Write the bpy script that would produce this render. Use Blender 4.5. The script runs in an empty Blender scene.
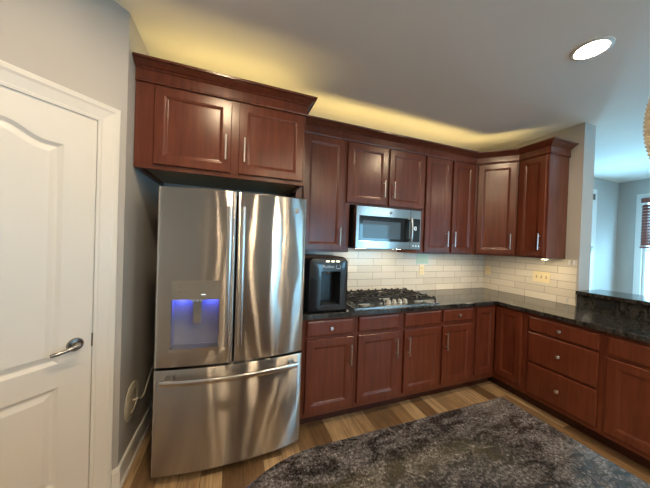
import bpy, bmesh, math, random
from mathutils import Vector, Matrix, Euler
random.seed(7)
PI = math.pi
C = bpy.context.scene.collection
scene = bpy.context.scene

# ------------------------------------------------------------------ camera
cam_d = bpy.data.cameras.new('camera'); cam = bpy.data.objects.new('camera', cam_d); C.objects.link(cam)
YAW, PITCH, ROLL, FPX = -0.3509, -0.0088, 0.0336, 246.51
fwd = Vector((-math.sin(YAW)*math.cos(PITCH), math.cos(YAW)*math.cos(PITCH), math.sin(PITCH)))
rgt = Vector((math.cos(YAW), math.sin(YAW), 0)); upv = rgt.cross(fwd)
r2 = rgt*math.cos(ROLL) + upv*math.sin(ROLL); u2 = -rgt*math.sin(ROLL) + upv*math.cos(ROLL)
cam.matrix_world = Matrix(((r2.x, u2.x, -fwd.x, -3.2198), (r2.y, u2.y, -fwd.y, -2.4295), (r2.z, u2.z, -fwd.z, 1.4713), (0, 0, 0, 1)))
cam_d.sensor_fit = 'HORIZONTAL'; cam_d.sensor_width = 36.0; cam_d.lens = FPX/650*36.0
cam_d.clip_start = 0.02; cam_d.clip_end = 200
scene.camera = cam

# ------------------------------------------------------------------ world, colour, light
scene.view_settings.view_transform = 'Standard'; scene.view_settings.look = 'None'
scene.view_settings.gamma = 1.0; scene.view_settings.use_curve_mapping = False
scene.view_settings.exposure = 1.0
world = bpy.data.worlds.new('daylight'); scene.world = world; world.use_nodes = True
bg = world.node_tree.nodes['Background']
bg.inputs[0].default_value = (0.30, 0.70, 1.0, 1); bg.inputs[1].default_value = 8.0
P_DOWN = 172.0      # recessed lamps (lens emission)
P_LED = .92        # watts per metre of strip above the wall cabinets
P_BLUE = 22.0
scene.cycles.sample_clamp_indirect = 6.0

def portal(loc, rot, sx, sy):
    l = bpy.data.lights.new('window_portal', 'AREA'); l.shape = 'RECTANGLE'; l.size = sx; l.size_y = sy
    l.cycles.is_portal = True
    o = bpy.data.objects.new('window_portal', l); o.location = loc; o.rotation_euler = rot; C.objects.link(o)

def strip_light(name, a, b, up=True, power=1.0, color=(1, .73, .24), w=.05):
    a = Vector(a); b = Vector(b); d = b-a
    l = bpy.data.lights.new(name, 'AREA'); l.shape = 'RECTANGLE'; l.size = d.length; l.size_y = w
    l.energy = power*d.length; l.color = color
    o = bpy.data.objects.new(name, l); C.objects.link(o)
    o.location = (a+b)/2; o.rotation_euler = Euler((PI if up else 0, 0, math.atan2(d.y, d.x)), 'XYZ')

# warm tape light lying on top of the wall cabinets, behind the crown
strip_light('led_tape', (-2.70, -.29, 2.46), (-.66, -.29, 2.46), True, P_LED)
strip_light('led_tape', (-.62, -.29, 2.46), (-.29, -.62, 2.46), True, P_LED)
strip_light('led_tape', (-3.76, -.48, 2.46), (-2.80, -.48, 2.46), True, P_LED)

P_TILE_FILL = 1.7  # added fill strips under the wall cabinets, to brighten the tiles
strip_light('added_tile_fill', (-1.30, -.27, 1.372), (-.66, -.27, 1.372), False, P_TILE_FILL, (1, .80, .52))
strip_light('added_tile_fill', (-.55, -.27, 1.372), (-.27, -.55, 1.372), False, P_TILE_FILL, (1, .80, .52))
strip_light('added_tile_fill', (-.27, -.64, 1.372), (-.27, -.86, 1.372), False, P_TILE_FILL, (1, .80, .52))

# ------------------------------------------------------------------ material helpers
def newmat(name):
    m = bpy.data.materials.new(name); m.use_nodes = True
    nt = m.node_tree; return m, nt, nt.nodes['Principled BSDF']
def N(nt, t, **kw):
    n = nt.nodes.new(t)
    for k, v in kw.items(): setattr(n, k, v)
    return n
def lk(nt, a, b): nt.links.new(a, b)
def ramp(nt, fac, stops):
    r = N(nt, 'ShaderNodeValToRGB'); e = r.color_ramp.elements
    e[0].position, e[0].color = stops[0][0], (*stops[0][1], 1)
    e[1].position, e[1].color = stops[-1][0], (*stops[-1][1], 1)
    for p, c in stops[1:-1]:
        x = e.new(p); x.color = (*c, 1)
    lk(nt, fac, r.inputs[0]); return r.outputs[0]
def coords(nt, scale=(1, 1, 1), rot=(0, 0, 0), loc=(0, 0, 0), src='Object'):
    tc = N(nt, 'ShaderNodeTexCoord'); mp = N(nt, 'ShaderNodeMapping')
    mp.inputs['Scale'].default_value = scale; mp.inputs['Rotation'].default_value = rot; mp.inputs['Location'].default_value = loc
    lk(nt, tc.outputs[src], mp.inputs[0]); return mp.outputs[0]
def noise(nt, vec, scale, detail=4, rough=.55, dist=0):
    n = N(nt, 'ShaderNodeTexNoise'); n.inputs['Scale'].default_value = scale; n.inputs['Detail'].default_value = detail
    n.inputs['Roughness'].default_value = rough; n.inputs['Distortion'].default_value = dist
    lk(nt, vec, n.inputs['Vector']); return n.outputs['Fac']
def bump(nt, h, bs, strength=.2, dist=.002):
    b = N(nt, 'ShaderNodeBump'); b.inputs['Strength'].default_value = strength; b.inputs['Distance'].default_value = dist
    lk(nt, h, b.inputs['Height']); lk(nt, b.outputs[0], bs.inputs['Normal']); return b
def plain(name, col, rough=.5, metal=0, emit=None, es=0, coat=0, spec=.5):
    m, nt, bs = newmat(name)
    v = noise(nt, coords(nt), 7, 3)
    c = ramp(nt, v, [(.3, tuple(x*.94 for x in col)), (.7, tuple(min(1, x*1.04) for x in col))])
    lk(nt, c, bs.inputs['Base Color'])
    bs.inputs['Roughness'].default_value = rough; bs.inputs['Metallic'].default_value = metal
    bs.inputs['Coat Weight'].default_value = coat; bs.inputs['Specular IOR Level'].default_value = spec
    if emit:
        bs.inputs['Emission Color'].default_value = (*emit, 1); bs.inputs['Emission Strength'].default_value = es
    return m
def painted(name, col, rough=.6, texture=.08):
    m, nt, bs = newmat(name); v = coords(nt)
    c = ramp(nt, noise(nt, v, 1.3, 3), [(.3, tuple(x*.97 for x in col)), (.7, tuple(min(1, x*1.02) for x in col))])
    lk(nt, c, bs.inputs['Base Color']); bs.inputs['Roughness'].default_value = rough
    bump(nt, noise(nt, v, 260, 2), bs, texture, .001); return m
def wood(name, c0, c1, axis='z'):
    m, nt, bs = newmat(name)
    sc = {'z': (14, 14, 1.1), 'x': (1.1, 14, 14)}[axis]
    v = coords(nt, sc)
    g = noise(nt, v, 2.4, 6, .6, .6)
    big = noise(nt, coords(nt), 2.2, 2)
    mix = N(nt, 'ShaderNodeMix'); mix.data_type = 'FLOAT'; mix.inputs[0].default_value = .45
    lk(nt, g, mix.inputs[2]); lk(nt, big, mix.inputs[3])
    c = ramp(nt, mix.outputs[0], [(.3, c0), (.7, c1)])
    lk(nt, c, bs.inputs['Base Color']); bs.inputs['Roughness'].default_value = .26
    bs.inputs['Specular IOR Level'].default_value = .42
    bs.inputs['Coat Weight'].default_value = .06; bs.inputs['Coat Roughness'].default_value = .2
    bump(nt, g, bs, .05, .001); return m
ROTN = 0.0
def steel(name, col=(.50, .475, .45), rough=.21, aniso=.84, wave=.34):
    """brushed steel: reflections smeared up and down across the horizontal grain"""
    m, nt, bs = newmat(name)
    br = noise(nt, coords(nt, (.6, .6, 220)), 3, 3)
    c = ramp(nt, br, [(.3, tuple(x*.95 for x in col)), (.7, col)])
    g = N(nt, 'ShaderNodeBsdfAnisotropic'); g.distribution = 'GGX'
    lk(nt, c, g.inputs['Color']); g.inputs['Roughness'].default_value = rough
    g.inputs['Anisotropy'].default_value = aniso; g.inputs['Rotation'].default_value = ROTN
    tg = N(nt, 'ShaderNodeTangent', direction_type='RADIAL', axis='Z'); lk(nt, tg.outputs[0], g.inputs['Tangent'])
    if wave:
        b = N(nt, 'ShaderNodeBump'); b.inputs['Strength'].default_value = wave; b.inputs['Distance'].default_value = .012
        lk(nt, noise(nt, coords(nt, (5, 5, 1.6)), 1.2, 1), b.inputs['Height']); lk(nt, b.outputs[0], g.inputs['Normal'])
    lk(nt, g.outputs[0], nt.nodes['Material Output'].inputs[0]); return m
def granite(name, flake, scale=1.0, rough=.1, dark=(.010, .010, .011), dots=.4):
    m, nt, bs = newmat(name); v = coords(nt)
    streak = coords(nt, (1, 2.2, 1), (0, 0, -.6))
    fine = noise(nt, v, 95*scale, 5, .75)
    a = ramp(nt, fine, [(.42, dark), (.60, tuple(x*.30 for x in flake)), (.72, flake)])
    cl = noise(nt, streak, 9*scale, 5, .62, .8)
    k = ramp(nt, cl, [(.40, (.26, .26, .26)), (.60, (1.1, 1.1, 1.1))])
    mx = N(nt, 'ShaderNodeMix'); mx.data_type = 'RGBA'; mx.blend_type = 'MULTIPLY'; mx.inputs[0].default_value = 1
    lk(nt, a, mx.inputs[6]); lk(nt, k, mx.inputs[7])
    vo = N(nt, 'ShaderNodeTexVoronoi'); vo.inputs['Scale'].default_value = 70*scale; lk(nt, v, vo.inputs['Vector'])
    sp = ramp(nt, vo.outputs['Distance'], [(.10, tuple(x*.8 for x in flake)), (.2, (0, 0, 0))])
    ad = N(nt, 'ShaderNodeMix'); ad.data_type = 'RGBA'; ad.blend_type = 'ADD'; ad.inputs[0].default_value = dots
    lk(nt, mx.outputs[2], ad.inputs[6]); lk(nt, sp, ad.inputs[7])
    lk(nt, ad.outputs[2], bs.inputs['Base Color']); bs.inputs['Roughness'].default_value = rough
    bs.inputs['Specular IOR Level'].default_value = .55
    return m
def tile_mat(name, u):
    m, nt, bs = newmat(name)
    tc = N(nt, 'ShaderNodeTexCoord'); sp = N(nt, 'ShaderNodeSeparateXYZ'); cb = N(nt, 'ShaderNodeCombineXYZ')
    lk(nt, tc.outputs['Object'], sp.inputs[0]); lk(nt, sp.outputs[u], cb.inputs[0]); lk(nt, sp.outputs['Z'], cb.inputs[1])
    mp = N(nt, 'ShaderNodeMapping'); mp.inputs['Location'].default_value = (.11, -.914, 0); lk(nt, cb.outputs[0], mp.inputs[0])
    b = N(nt, 'ShaderNodeTexBrick'); lk(nt, mp.outputs[0], b.inputs['Vector'])
    b.offset = .37; b.offset_frequency = 2
    for k, x in (('Scale', 1), ('Mortar Size', .0022), ('Mortar Smooth', .2), ('Brick Width', .305), ('Row Height', .0775)):
        b.inputs[k].default_value = x
    b.inputs['Color1'].default_value = (.76, .715, .64, 1); b.inputs['Color2'].default_value = (.66, .62, .55, 1)
    b.inputs['Mortar'].default_value = (.30, .27, .235, 1)
    lk(nt, b.outputs['Color'], bs.inputs['Base Color'])
    bs.inputs['Roughness'].default_value = .16
    inv = N(nt, 'ShaderNodeMath', operation='SUBTRACT'); inv.inputs[0].default_value = 1; lk(nt, b.outputs['Fac'], inv.inputs[1])
    bump(nt, inv.outputs[0], bs, .5, .002); return m
def floor_mat():
    m, nt, bs = newmat('oak_planks')
    v = coords(nt, rot=(0, 0, PI/2))
    b = N(nt, 'ShaderNodeTexBrick'); lk(nt, v, b.inputs['Vector']); b.offset = .37; b.offset_frequency = 3
    for k, x in (('Scale', 1), ('Mortar Size', .0012), ('Mortar Smooth', .1), ('Brick Width', 1.22), ('Row Height', .125), ('Bias', 0)):
        b.inputs[k].default_value = x
    b.inputs['Color1'].default_value = (0, 0, 0, 1); b.inputs['Color2'].default_value = (1, 1, 1, 1); b.inputs['Mortar'].default_value = (.5, .5, .5, 1)
    base = ramp(nt, b.outputs['Color'], [(0, (.15, .088, .045)), (.5, (.30, .19, .10)), (1, (.54, .385, .23))])
    g = noise(nt, coords(nt, (16, 1.2, 1)), 2.6, 7, .65, .7)
    gr = ramp(nt, g, [(.3, (.42, .38, .34)), (.66, (1.15, 1.13, 1.08))])
    mx = N(nt, 'ShaderNodeMix'); mx.data_type = 'RGBA'; mx.blend_type = 'MULTIPLY'; mx.inputs[0].default_value = .9
    lk(nt, base, mx.inputs[6]); lk(nt, gr, mx.inputs[7])
    m2 = N(nt, 'ShaderNodeMix'); m2.data_type = 'RGBA'; m2.inputs[7].default_value = (.03, .018, .01, 1)
    lk(nt, b.outputs['Fac'], m2.inputs[0]); lk(nt, mx.outputs[2], m2.inputs[6])
    lk(nt, m2.outputs[2], bs.inputs['Base Color']); bs.inputs['Roughness'].default_value = .38
    bump(nt, g, bs, .08, .001); return m
def glass_mat(name, col=(1, 1, 1), rough=0, alpha=.15):
    m, nt, bs = newmat(name)
    tr = N(nt, 'ShaderNodeBsdfTransparent'); tr.inputs[0].default_value = (*col, 1)
    gl = N(nt, 'ShaderNodeBsdfGlossy'); gl.inputs['Roughness'].default_value = rough
    mx = N(nt, 'ShaderNodeMixShader'); mx.inputs[0].default_value = alpha
    lk(nt, tr.outputs[0], mx.inputs[1]); lk(nt, gl.outputs[0], mx.inputs[2])
    lk(nt, mx.outputs[0], nt.nodes['Material Output'].inputs[0]); return m

M = {}
M['wood'] = wood('cherry_wood', (.084, .0195, .0098), (.158, .041, .0195))
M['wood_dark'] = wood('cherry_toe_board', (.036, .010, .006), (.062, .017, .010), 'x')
M['wood_in'] = plain('cabinet_underside', (.36, .29, .18), .5)
M['wall'] = painted('greige_wall_paint', (.47, .45, .425))
M['ceiling'] = painted('ceiling_paint', (.88, .855, .81), .8)
M['white'] = painted('white_trim_paint', (.74, .72, .68), .35, .03)
M['floor'] = floor_mat()
M['tile_n'] = tile_mat('subway_tile_north', 'X'); M['tile_e'] = tile_mat('subway_tile_east', 'Y')
M['granite'] = granite('dark_granite', (.24, .23, .215), 1.5, .10, (.012, .012, .012), .3)
M['granite_isl'] = granite('island_granite', (.45, .435, .47), 1.45, .11, (.032, .030, .033), .2)
M['steel'] = steel('brushed_steel')
M['steel_mw'] = steel('brushed_steel_panel', (.42, .41, .40), .22, .5, .12)
M['steel_bar'] = steel('steel_bar', (.62, .61, .60), .24, .3, 0)
M['nickel'] = plain('satin_nickel', (.68, .64, .57), .28, 1)
M['dark_nickel'] = plain('aged_nickel', (.30, .275, .25), .25, 1)
M['grey_body'] = plain('fridge_case_grey', (.07, .07, .072), .5)
M['black'] = plain('black_plastic', (.012, .012, .014), .32)
M['gasket'] = plain('black_gasket', (.008, .008, .008), .6)
M['iron'] = plain('cast_iron', (.016, .015, .014), .5)
M['burner'] = plain('burner_aluminium', (.62, .60, .56), .35, .8)
M['wd_body'] = plain('charcoal_gloss_plastic', (.013, .015, .019), .25, 0, None, 0, .4)
M['wd_dark'] = plain('charcoal_recess_plastic', (.010, .012, .017), .3)
M['mw_glass'] = plain('smoked_oven_glass', (.012, .014, .017), .08, 0, None, 0, .4)
M['mw_inner'] = plain('oven_window_mesh', (.045, .052, .058), .3, 0, None, 0, .3)
M['almond'] = plain('almond_plate_plastic', (.86, .75, .50), .35)
M['slot'] = plain('socket_slots', (.16, .11, .06), .5)
M['white_plastic'] = plain('white_plastic', (.75, .75, .72), .35)
M['plate_white'] = plain('off_white_plate', (.60, .56, .47), .4)
M['disp_panel'] = plain('grey_control_panel', (.25, .225, .195), .35, .3)
M['disp_in'] = plain('grey_recess_plastic', (.22, .22, .22), .4)
M['led_blue'] = plain('blue_led', (.1, .12, .9), .5, 0, (.10, .13, 1.0), P_BLUE)
M['lens'] = plain('lamp_lens', (1, 1, 1), .5, 0, (1, .76, .48), P_DOWN)
M['puck'] = plain('puck_lens', (1, 1, 1), .5, 0, (1, .78, .40), 22)
M['mw_lamp'] = plain('cooktop_lamp_lens', (1, 1, 1), .5, 0, (1, .86, .62), 42)
M['lit'] = plain('lit_button', (1, 1, .9), .5, 0, (1, .92, .62), 1.6)
M['lit_small'] = plain('lit_mark', (1, 1, .9), .5, 0, (.8, .9, 1.0), .8)
M['print'] = plain('pale_print', (.50, .54, .60), .4)
M['blind'] = plain('red_brown_wood_slats', (.19, .052, .034), .45)
M['glass'] = glass_mat('window_glass', (1, 1, 1), .0, .06)
M['crystal'] = plain('crystal_bead', (.92, .82, .60), .08, 0, None, 0, .5)
cb = M['crystal'].node_tree.nodes['Principled BSDF']; cb.inputs['Transmission Weight'].default_value = .35
M['bulb'] = plain('pendant_bulb', (1, .9, .7), .5, 0, (1, .78, .45), 3)
M['red_trim'] = plain('outside_hedge', (.10, .16, .06), .9)

# ------------------------------------------------------------------ mesh helpers
def box(bm, x0, x1, y0, y1, z0, z1):
    v = [bm.verts.new((x, y, z)) for x in (x0, x1) for y in (y0, y1) for z in (z0, z1)]
    for f in ((0, 1, 3, 2), (4, 6, 7, 5), (0, 4, 5, 1), (2, 3, 7, 6), (0, 2, 6, 4), (1, 5, 7, 3)):
        bm.faces.new([v[i] for i in f])
def prism(bm, poly, z0, z1):
    a = [bm.verts.new((x, y, z0)) for x, y in poly]; b = [bm.verts.new((x, y, z1)) for x, y in poly]
    n = len(poly)
    bm.faces.new(a[::-1]); bm.faces.new(b)
    for i in range(n): bm.faces.new((a[i], a[(i+1) % n], b[(i+1) % n], b[i]))
def basis(d):
    d = Vector(d).normalized(); h = Vector((0, 0, 1)) if abs(d.z) < .9 else Vector((1, 0, 0))
    u = d.cross(h).normalized(); return u, d.cross(u).normalized()
def tube(bm, pts, r, n=10, caps=True):
    pts = [Vector(p) for p in pts]; rings = []
    R = r if isinstance(r, (list, tuple)) else [r]*len(pts)
    u = None
    for i, p in enumerate(pts):
        d = pts[min(i+1, len(pts)-1)] - pts[max(i-1, 0)]
        if u is None: u, w = basis(d)
        else:
            dn = d.normalized(); u = (u - dn*u.dot(dn)).normalized(); w = dn.cross(u)
        rings.append([bm.verts.new(p + (u*math.cos(t)+w*math.sin(t))*R[i]) for t in [2*PI*k/n for k in range(n)]])
    for a, b in zip(rings, rings[1:]):
        for k in range(n): bm.faces.new((a[k], a[(k+1) % n], b[(k+1) % n], b[k]))
    if caps: bm.faces.new(rings[0][::-1]); bm.faces.new(rings[-1])
def lathe(bm, prof, n=24, axis='z', at=(0, 0, 0), cap=True):
    at = Vector(at); rings = []
    def P(r, h, t):
        a, b = r*math.cos(t), r*math.sin(t)
        return at + Vector({'z': (a, b, h), 'y': (a, h, b), 'x': (h, a, b)}[axis])
    for r, h in prof: rings.append([bm.verts.new(P(max(r, 1e-4), h, 2*PI*k/n)) for k in range(n)])
    for a, b in zip(rings, rings[1:]):
        for k in range(n): bm.faces.new((a[k], a[(k+1) % n], b[(k+1) % n], b[k]))
    if cap: bm.faces.new(rings[0][::-1]); bm.faces.new(rings[-1])
def obj(name, bm, mat, parent=None, loc=(0, 0, 0), rot=(0, 0, 0), smooth=False, bev=0, seg=2):
    bmesh.ops.recalc_face_normals(bm, faces=bm.faces)
    me = bpy.data.meshes.new(name); bm.to_mesh(me); bm.free()
    me.materials.append(mat)
    if smooth:
        for p in me.polygons: p.use_smooth = True
        try: me.set_sharp_from_angle(angle=.7)
        except Exception: pass
    o = bpy.data.objects.new(name, me); C.objects.link(o)
    o.location = loc; o.rotation_euler = rot; o.parent = parent
    if bev:
        b = o.modifiers.new('bevel', 'BEVEL'); b.width = bev; b.segments = seg; b.limit_method = 'ANGLE'; b.angle_limit = .6
    return o
def B(*boxes):
    bm = bmesh.new()
    for b in boxes: box(bm, *b)
    return bm
def thing(name, label, cat, loc=(0, 0, 0), rotz=0, group=None):
    o = bpy.data.objects.new(name, None); C.objects.link(o); o.empty_display_size = .05
    o.location = loc; o.rotation_euler = (0, 0, rotz); o['label'] = label; o['category'] = cat
    if group: o['group'] = group
    return o
def tag(o, label, cat, group=None):
    o['label'] = label; o['category'] = cat
    if group: o['group'] = group
    return o
def struct(name, bm, m, label, cat, **kw):
    o = obj(name, bm, m, **kw); o['kind'] = 'structure'; o['label'] = label; o['category'] = cat; return o
def cells(us, zs, holes):
    """wall panel in (u, z) with rectangular holes; returns list of filled cells"""
    us = sorted(set(us)); zs = sorted(set(zs)); out = []
    for a, b in zip(us, us[1:]):
        for c, d in zip(zs, zs[1:]):
            m = ((a+b)/2, (c+d)/2)
            if not any(h[0] < m[0] < h[1] and h[2] < m[1] < h[3] for h in holes): out.append((a, b, c, d))
    return out
def panel(u0, u1, z0, z1, holes, fn):
    """closed slab between fn(u, z, 0) and fn(u, z, 1) with holes"""
    us = [u0, u1] + [h[i] for h in holes for i in (0, 1)]; zs = [z0, z1] + [h[i] for h in holes for i in (2, 3)]
    us = [u for u in us if u0 <= u <= u1]; zs = [z for z in zs if z0 <= z <= z1]
    bm = bmesh.new(); V = {}
    def g(u, z, s):
        k = (round(u, 5), round(z, 5), s)
        if k not in V: V[k] = bm.verts.new(fn(u, z, s))
        return V[k]
    edge = {}
    for a, b, c, d in cells(us, zs, holes):
        q = [(a, c), (b, c), (b, d), (a, d)]
        bm.faces.new([g(*p, 0) for p in q]); bm.faces.new([g(*p, 1) for p in reversed(q)])
        for i in range(4):
            e = (q[i], q[(i+1) % 4]); r = (e[1], e[0])
            if r in edge: del edge[r]
            else: edge[e] = 1
    for p, q in edge: bm.faces.new((g(*p, 0), g(*p, 1), g(*q, 1), g(*q, 0)))
    return bm
def ring_front(bm, w, h, rings, t):
    """slab 0..w x 0..h; back at y=0, front built of concentric rectangles (inset, y)"""
    prev = None
    for ins, y in [(0, 0)] + rings:
        r = [bm.verts.new(p) for p in ((ins, y, ins), (w-ins, y, ins), (w-ins, y, h-ins), (ins, y, h-ins))]
        if prev is None: bm.faces.new(r[::-1])
        else:
            for i in range(4): bm.faces.new((prev[i], prev[(i+1) % 4], r[(i+1) % 4], r[i]))
        prev = r
    bm.faces.new(prev)
T = .020
def shaker(w, h, s=.058):
    bm = bmesh.new()
    ring_front(bm, w, h, [(0, -T+.004), (.004, -T), (s-.004, -T), (s, -T+.002), (s+.006, -T+.003), (s+.013, -T+.008), (s+.018, -T+.009)], T)
    return bm
def slab_front(w, h):
    bm = bmesh.new(); ring_front(bm, w, h, [(0, -T+.008), (.003, -T+.004), (.010, -T+.0008), (.014, -T)], T); return bm
_pull = {}
def pull(parent, x, zc, vert=True, L=.165):
    """bar pull on a door front (door-local coordinates)"""
    if 'm' not in _pull:
        bm = bmesh.new()
        tube(bm, [(0, -.032, -L/2), (0, -.032, L/2)], .0055, 10)
        for s in (-1, 1): tube(bm, [(0, 0, s*L*.36), (0, -.032, s*L*.36)], .0042, 8)
        o = obj('handle', bm, M['nickel'], parent, (x, -T-.0003, zc), smooth=True); _pull['m'] = o.data; return o
    o = bpy.data.objects.new('handle', _pull['m']); C.objects.link(o); o.parent = parent; o.location = (x, -T-.0003, zc)
    return o
_knob = {}
def knob(parent, x, z):
    if 'm' not in _knob:
        bm = bmesh.new(); lathe(bm, [(.007, 0), (.006, -.010), (.007, -.014), (.014, -.018), (.0155, -.022), (.013, -.027), (.004, -.029)], 16, 'y')
        o = obj('knob', bm, M['nickel'], parent, (x, -T-.0003, z), smooth=True); _knob['m'] = o.data; return o
    o = bpy.data.objects.new('knob', _knob['m']); C.objects.link(o); o.parent = parent; o.location = (x, -T-.0003, z); return o
def door(parent, x0, x1, z0, z1, y, hx=None, hz=None, name='door', rotz=0, at=None):
    o = obj(name, shaker(x1-x0, z1-z0), M['wood'], parent, at or (x0, y-.0005, z0), (0, 0, rotz))
    if hx is not None: pull(o, hx-x0 if at is None else hx, hz-z0)
    return o
def drawer(parent, x0, x1, z0, z1, y, kn=True, name='drawer'):
    o = obj(name, slab_front(x1-x0, z1-z0), M['wood'], parent, (x0, y-.0005, z0))
    if kn: knob(o, (x1-x0)/2, (z1-z0)/2)
    return o
def curve_pts(f, n): return [f(i/(n-1)) for i in range(n)]

# ------------------------------------------------------------------ the setting
H = 2.74
XW, YS, XE = -4.53, -6.8, 3.4          # west, south and far east wall
struct('floor', B((XW-.12, XE+.12, YS-.12, .12, -.08, 0)), M['floor'], 'brown oak plank floor running through the kitchen', 'floor')
struct('ceiling', B((XW-.12, XE+.12, YS-.12, .12, H, H+.08)), M['ceiling'], 'flat pale grey ceiling', 'ceiling')
ND = (1.66, 2.56, 0, 2.44)             # glazed door in the north wall of the dining room
struct('wall_north', panel(-3.94, XE+.12, 0, H, [ND], lambda u, z, s: (u, .12*s, z)), M['wall'], 'long wall behind the stove and dining room', 'wall')
W1 = (-1.25, -.31, .62, 2.40); W2 = (-5.5, -4.55, .62, 2.40)
struct('wall_east', panel(YS, 0, 0, H, [W1, W2], lambda u, z, s: (XE+.12*s, u, z)), M['wall'], 'far dining room wall with the blind covered window', 'wall')
struct('wall_right', B((0, .19, -1.0, -.001, 0, H)), M['wall'], 'short wall ending beside the right wall cabinet', 'wall')
struct('wall_low', B((0, .15, -2.9, -1.001, 0, 1.036)), M['wall'], 'low wall under the raised bar top', 'wall')
struct('wall_alcove', B((-3.94, -3.82, -.70, -.001, 0, H)), M['wall'], 'narrow side wall left of the fridge', 'wall')
S1 = (-1.0, -.3, .05, 2.15); S2 = (1.2, 2.6, .62, 2.25)
struct('wall_south', panel(XW, XE, 0, H, [S1, S2], lambda u, z, s: (u, YS-.12*s, z)), M['wall'], 'wall behind the camera with patio doors', 'wall')
J = Vector((-3.82, -.702, 0)); A45 = PI/4
D0, D1, DZ = -.745, -.135, 2.062        # pantry door opening in wall-local x
pw = struct('wall_pantry', panel(-1.003, 0, 0, H, [(D0-.02, D1+.02, -1, DZ+.02)], lambda u, z, s: (u, .12*s, z)), M['wall'], 'angled greige wall holding the white pantry door', 'wall', loc=J, rot=(0, 0, A45))
struct('wall_west', B((XW-.12, XW, YS, -1.42, 0, H)), M['wall'], 'left side wall beyond the pantry', 'wall')
portal((XE+.1, (W1[0]+W1[1])/2, 1.5), (0, PI/2, 0), 1.78, .94); portal((XE+.1, (W2[0]+W2[1])/2, 1.5), (0, PI/2, 0), 1.78, .95)
portal(((S1[0]+S1[1])/2, YS-.1, 1.1), (PI/2, 0, 0), .7, 2.1); portal(((S2[0]+S2[1])/2, YS-.1, 1.43), (PI/2, 0, 0), 1.4, 1.63)
portal(((ND[0]+ND[1])/2, .1, 1.22), (-PI/2, 0, 0), .9, 2.44)

# pantry door (wall-local frame: +x towards the fridge corner, -y into the kitchen)
def offset_poly(pts, d):
    n = len(pts); out = []
    for i in range(n):
        p0, p1, p2 = Vector(pts[i-1]), Vector(pts[i]), Vector(pts[(i+1) % n])
        e1 = (p1-p0).normalized(); e2 = (p2-p1).normalized()
        n1 = Vector((-e1.y, e1.x)); n2 = Vector((-e2.y, e2.x)); b = (n1+n2).normalized()
        out.append(tuple(p1 + b*d/max(.4, b.dot(n1))))
    return out
def arch_panel(x0, x1, z0, zs, rise):
    pts = [(x0, z0), (x1, z0), (x1, zs)]
    n = 22; sh = .055
    for i in range(n+1):
        t = i/n; x = (x1-sh) + ((x0+sh)-(x1-sh))*t
        pts.append((x, zs + rise*(.5-.5*math.cos(2*PI*t)) if rise else zs))
    pts.append((x0, zs)); return pts
def door_slab(w, h, panels, t):
    bm = bmesh.new()
    def loop(pts, y): return [bm.verts.new((x, y, z)) for x, z in pts]
    edges = []
    outer = [(0, 0), (w, 0), (w, h), (0, h)]
    fo = loop(outer, -t); bo = loop(outer, 0)
    for i in range(4): bm.faces.new((bo[i], bo[(i+1) % 4], fo[(i+1) % 4], fo[i]))
    bm.faces.new(bo)
    def es(l): return [bm.edges.get((l[i], l[(i+1) % len(l)])) or bm.edges.new((l[i], l[(i+1) % len(l)])) for i in range(len(l))]
    edges += es(fo)
    for p in panels:
        prev = loop(p, -t); edges += es(prev)
        for d, y in ((.007, .005), (.016, .011), (.022, .011), (.046, .0035)):
            cur = loop(offset_poly(p, d), -t+y)
            for i in range(len(p)): bm.faces.new((prev[i], prev[(i+1) % len(p)], cur[(i+1) % len(p)], cur[i]))
            prev = cur
        bm.faces.new(prev)
    bmesh.ops.triangle_fill(bm, use_beauty=True, edges=edges)
    return bm
dw = D1-D0-.006
pd = struct('door_1', door_slab(dw, DZ-.012, [arch_panel(.12, dw-.12, .835, 1.885, .05), [(.12, .24), (dw-.12, .24), (dw-.12, .722), (.12, .722)]], .035),
            M['white'], 'white two panel pantry door with arched top panel', 'door', loc=J + Matrix.Rotation(A45, 3, 'Z') @ Vector((D0+.003, .028, .008)), rot=(0, 0, A45))
lv = bmesh.new(); hx, hz = dw-.063, .907
lathe(lv, [(.033, -.035), (.033, -.040), (.029, -.046), (.016, -.048), (.013, -.075), (.006, -.078)], 24, 'y', (hx, 0, hz))
lvp = [(hx+.004, -.072, hz-.001), (hx-.02, -.074, hz-.002), (hx-.045, -.073, hz-.008), (hx-.07, -.070, hz-.014), (hx-.088, -.068, hz-.014), (hx-.097, -.066, hz-.016)]
tube(lv, lvp, [.013, .012, .009, .008, .009, .006], 12)
obj('door_handle', lv, M['dark_nickel'], pd, smooth=True)
obj('strike_plate', B((dw+.0005, dw+.016, -.038, -.034, .875, .945)), M['dark_nickel'], pd, bev=.001)
# casing of the pantry door: stepped profile
def casing_bm(x0, x1, z1, wd=.095):
    bm = bmesh.new()
    prof = [(0, 0), (0, -.010), (.012, -.012), (.018, -.010), (.030, -.012), (.060, -.017), (.072, -.022), (.090, -.023), (.095, -.018), (.095, 0)]
    path = [(x0, 0, (-1, 0)), (x0, z1, (-1, 1)), (x1, z1, (1, 1)), (x1, 0, (1, 0))]
    rings = [[bm.verts.new((x+d[0]*o, y, z+d[1]*o)) for o, y in prof] for x, z, d in path]
    for a, b in zip(rings, rings[1:]):
        for i in range(len(prof)): bm.faces.new((a[i], a[(i+1) % len(prof)], b[(i+1) % len(prof)], b[i]))
    bm.faces.new(rings[0]); bm.faces.new(rings[-1]); return bm
def jamb_bm(x0, x1, z1, depth=.12, t=.0195):
    return B((x0-t, x0, .0005, depth, 0, z1+t), (x1, x1+t, .0005, depth, 0, z1+t), (x0, x1, .0005, depth, z1, z1+t))
struct('trim_1', casing_bm(D0-.003, D1+.003, DZ+.003), M['white'], 'white moulded casing around the pantry door', 'trim', loc=J, rot=(0, 0, A45))
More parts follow.
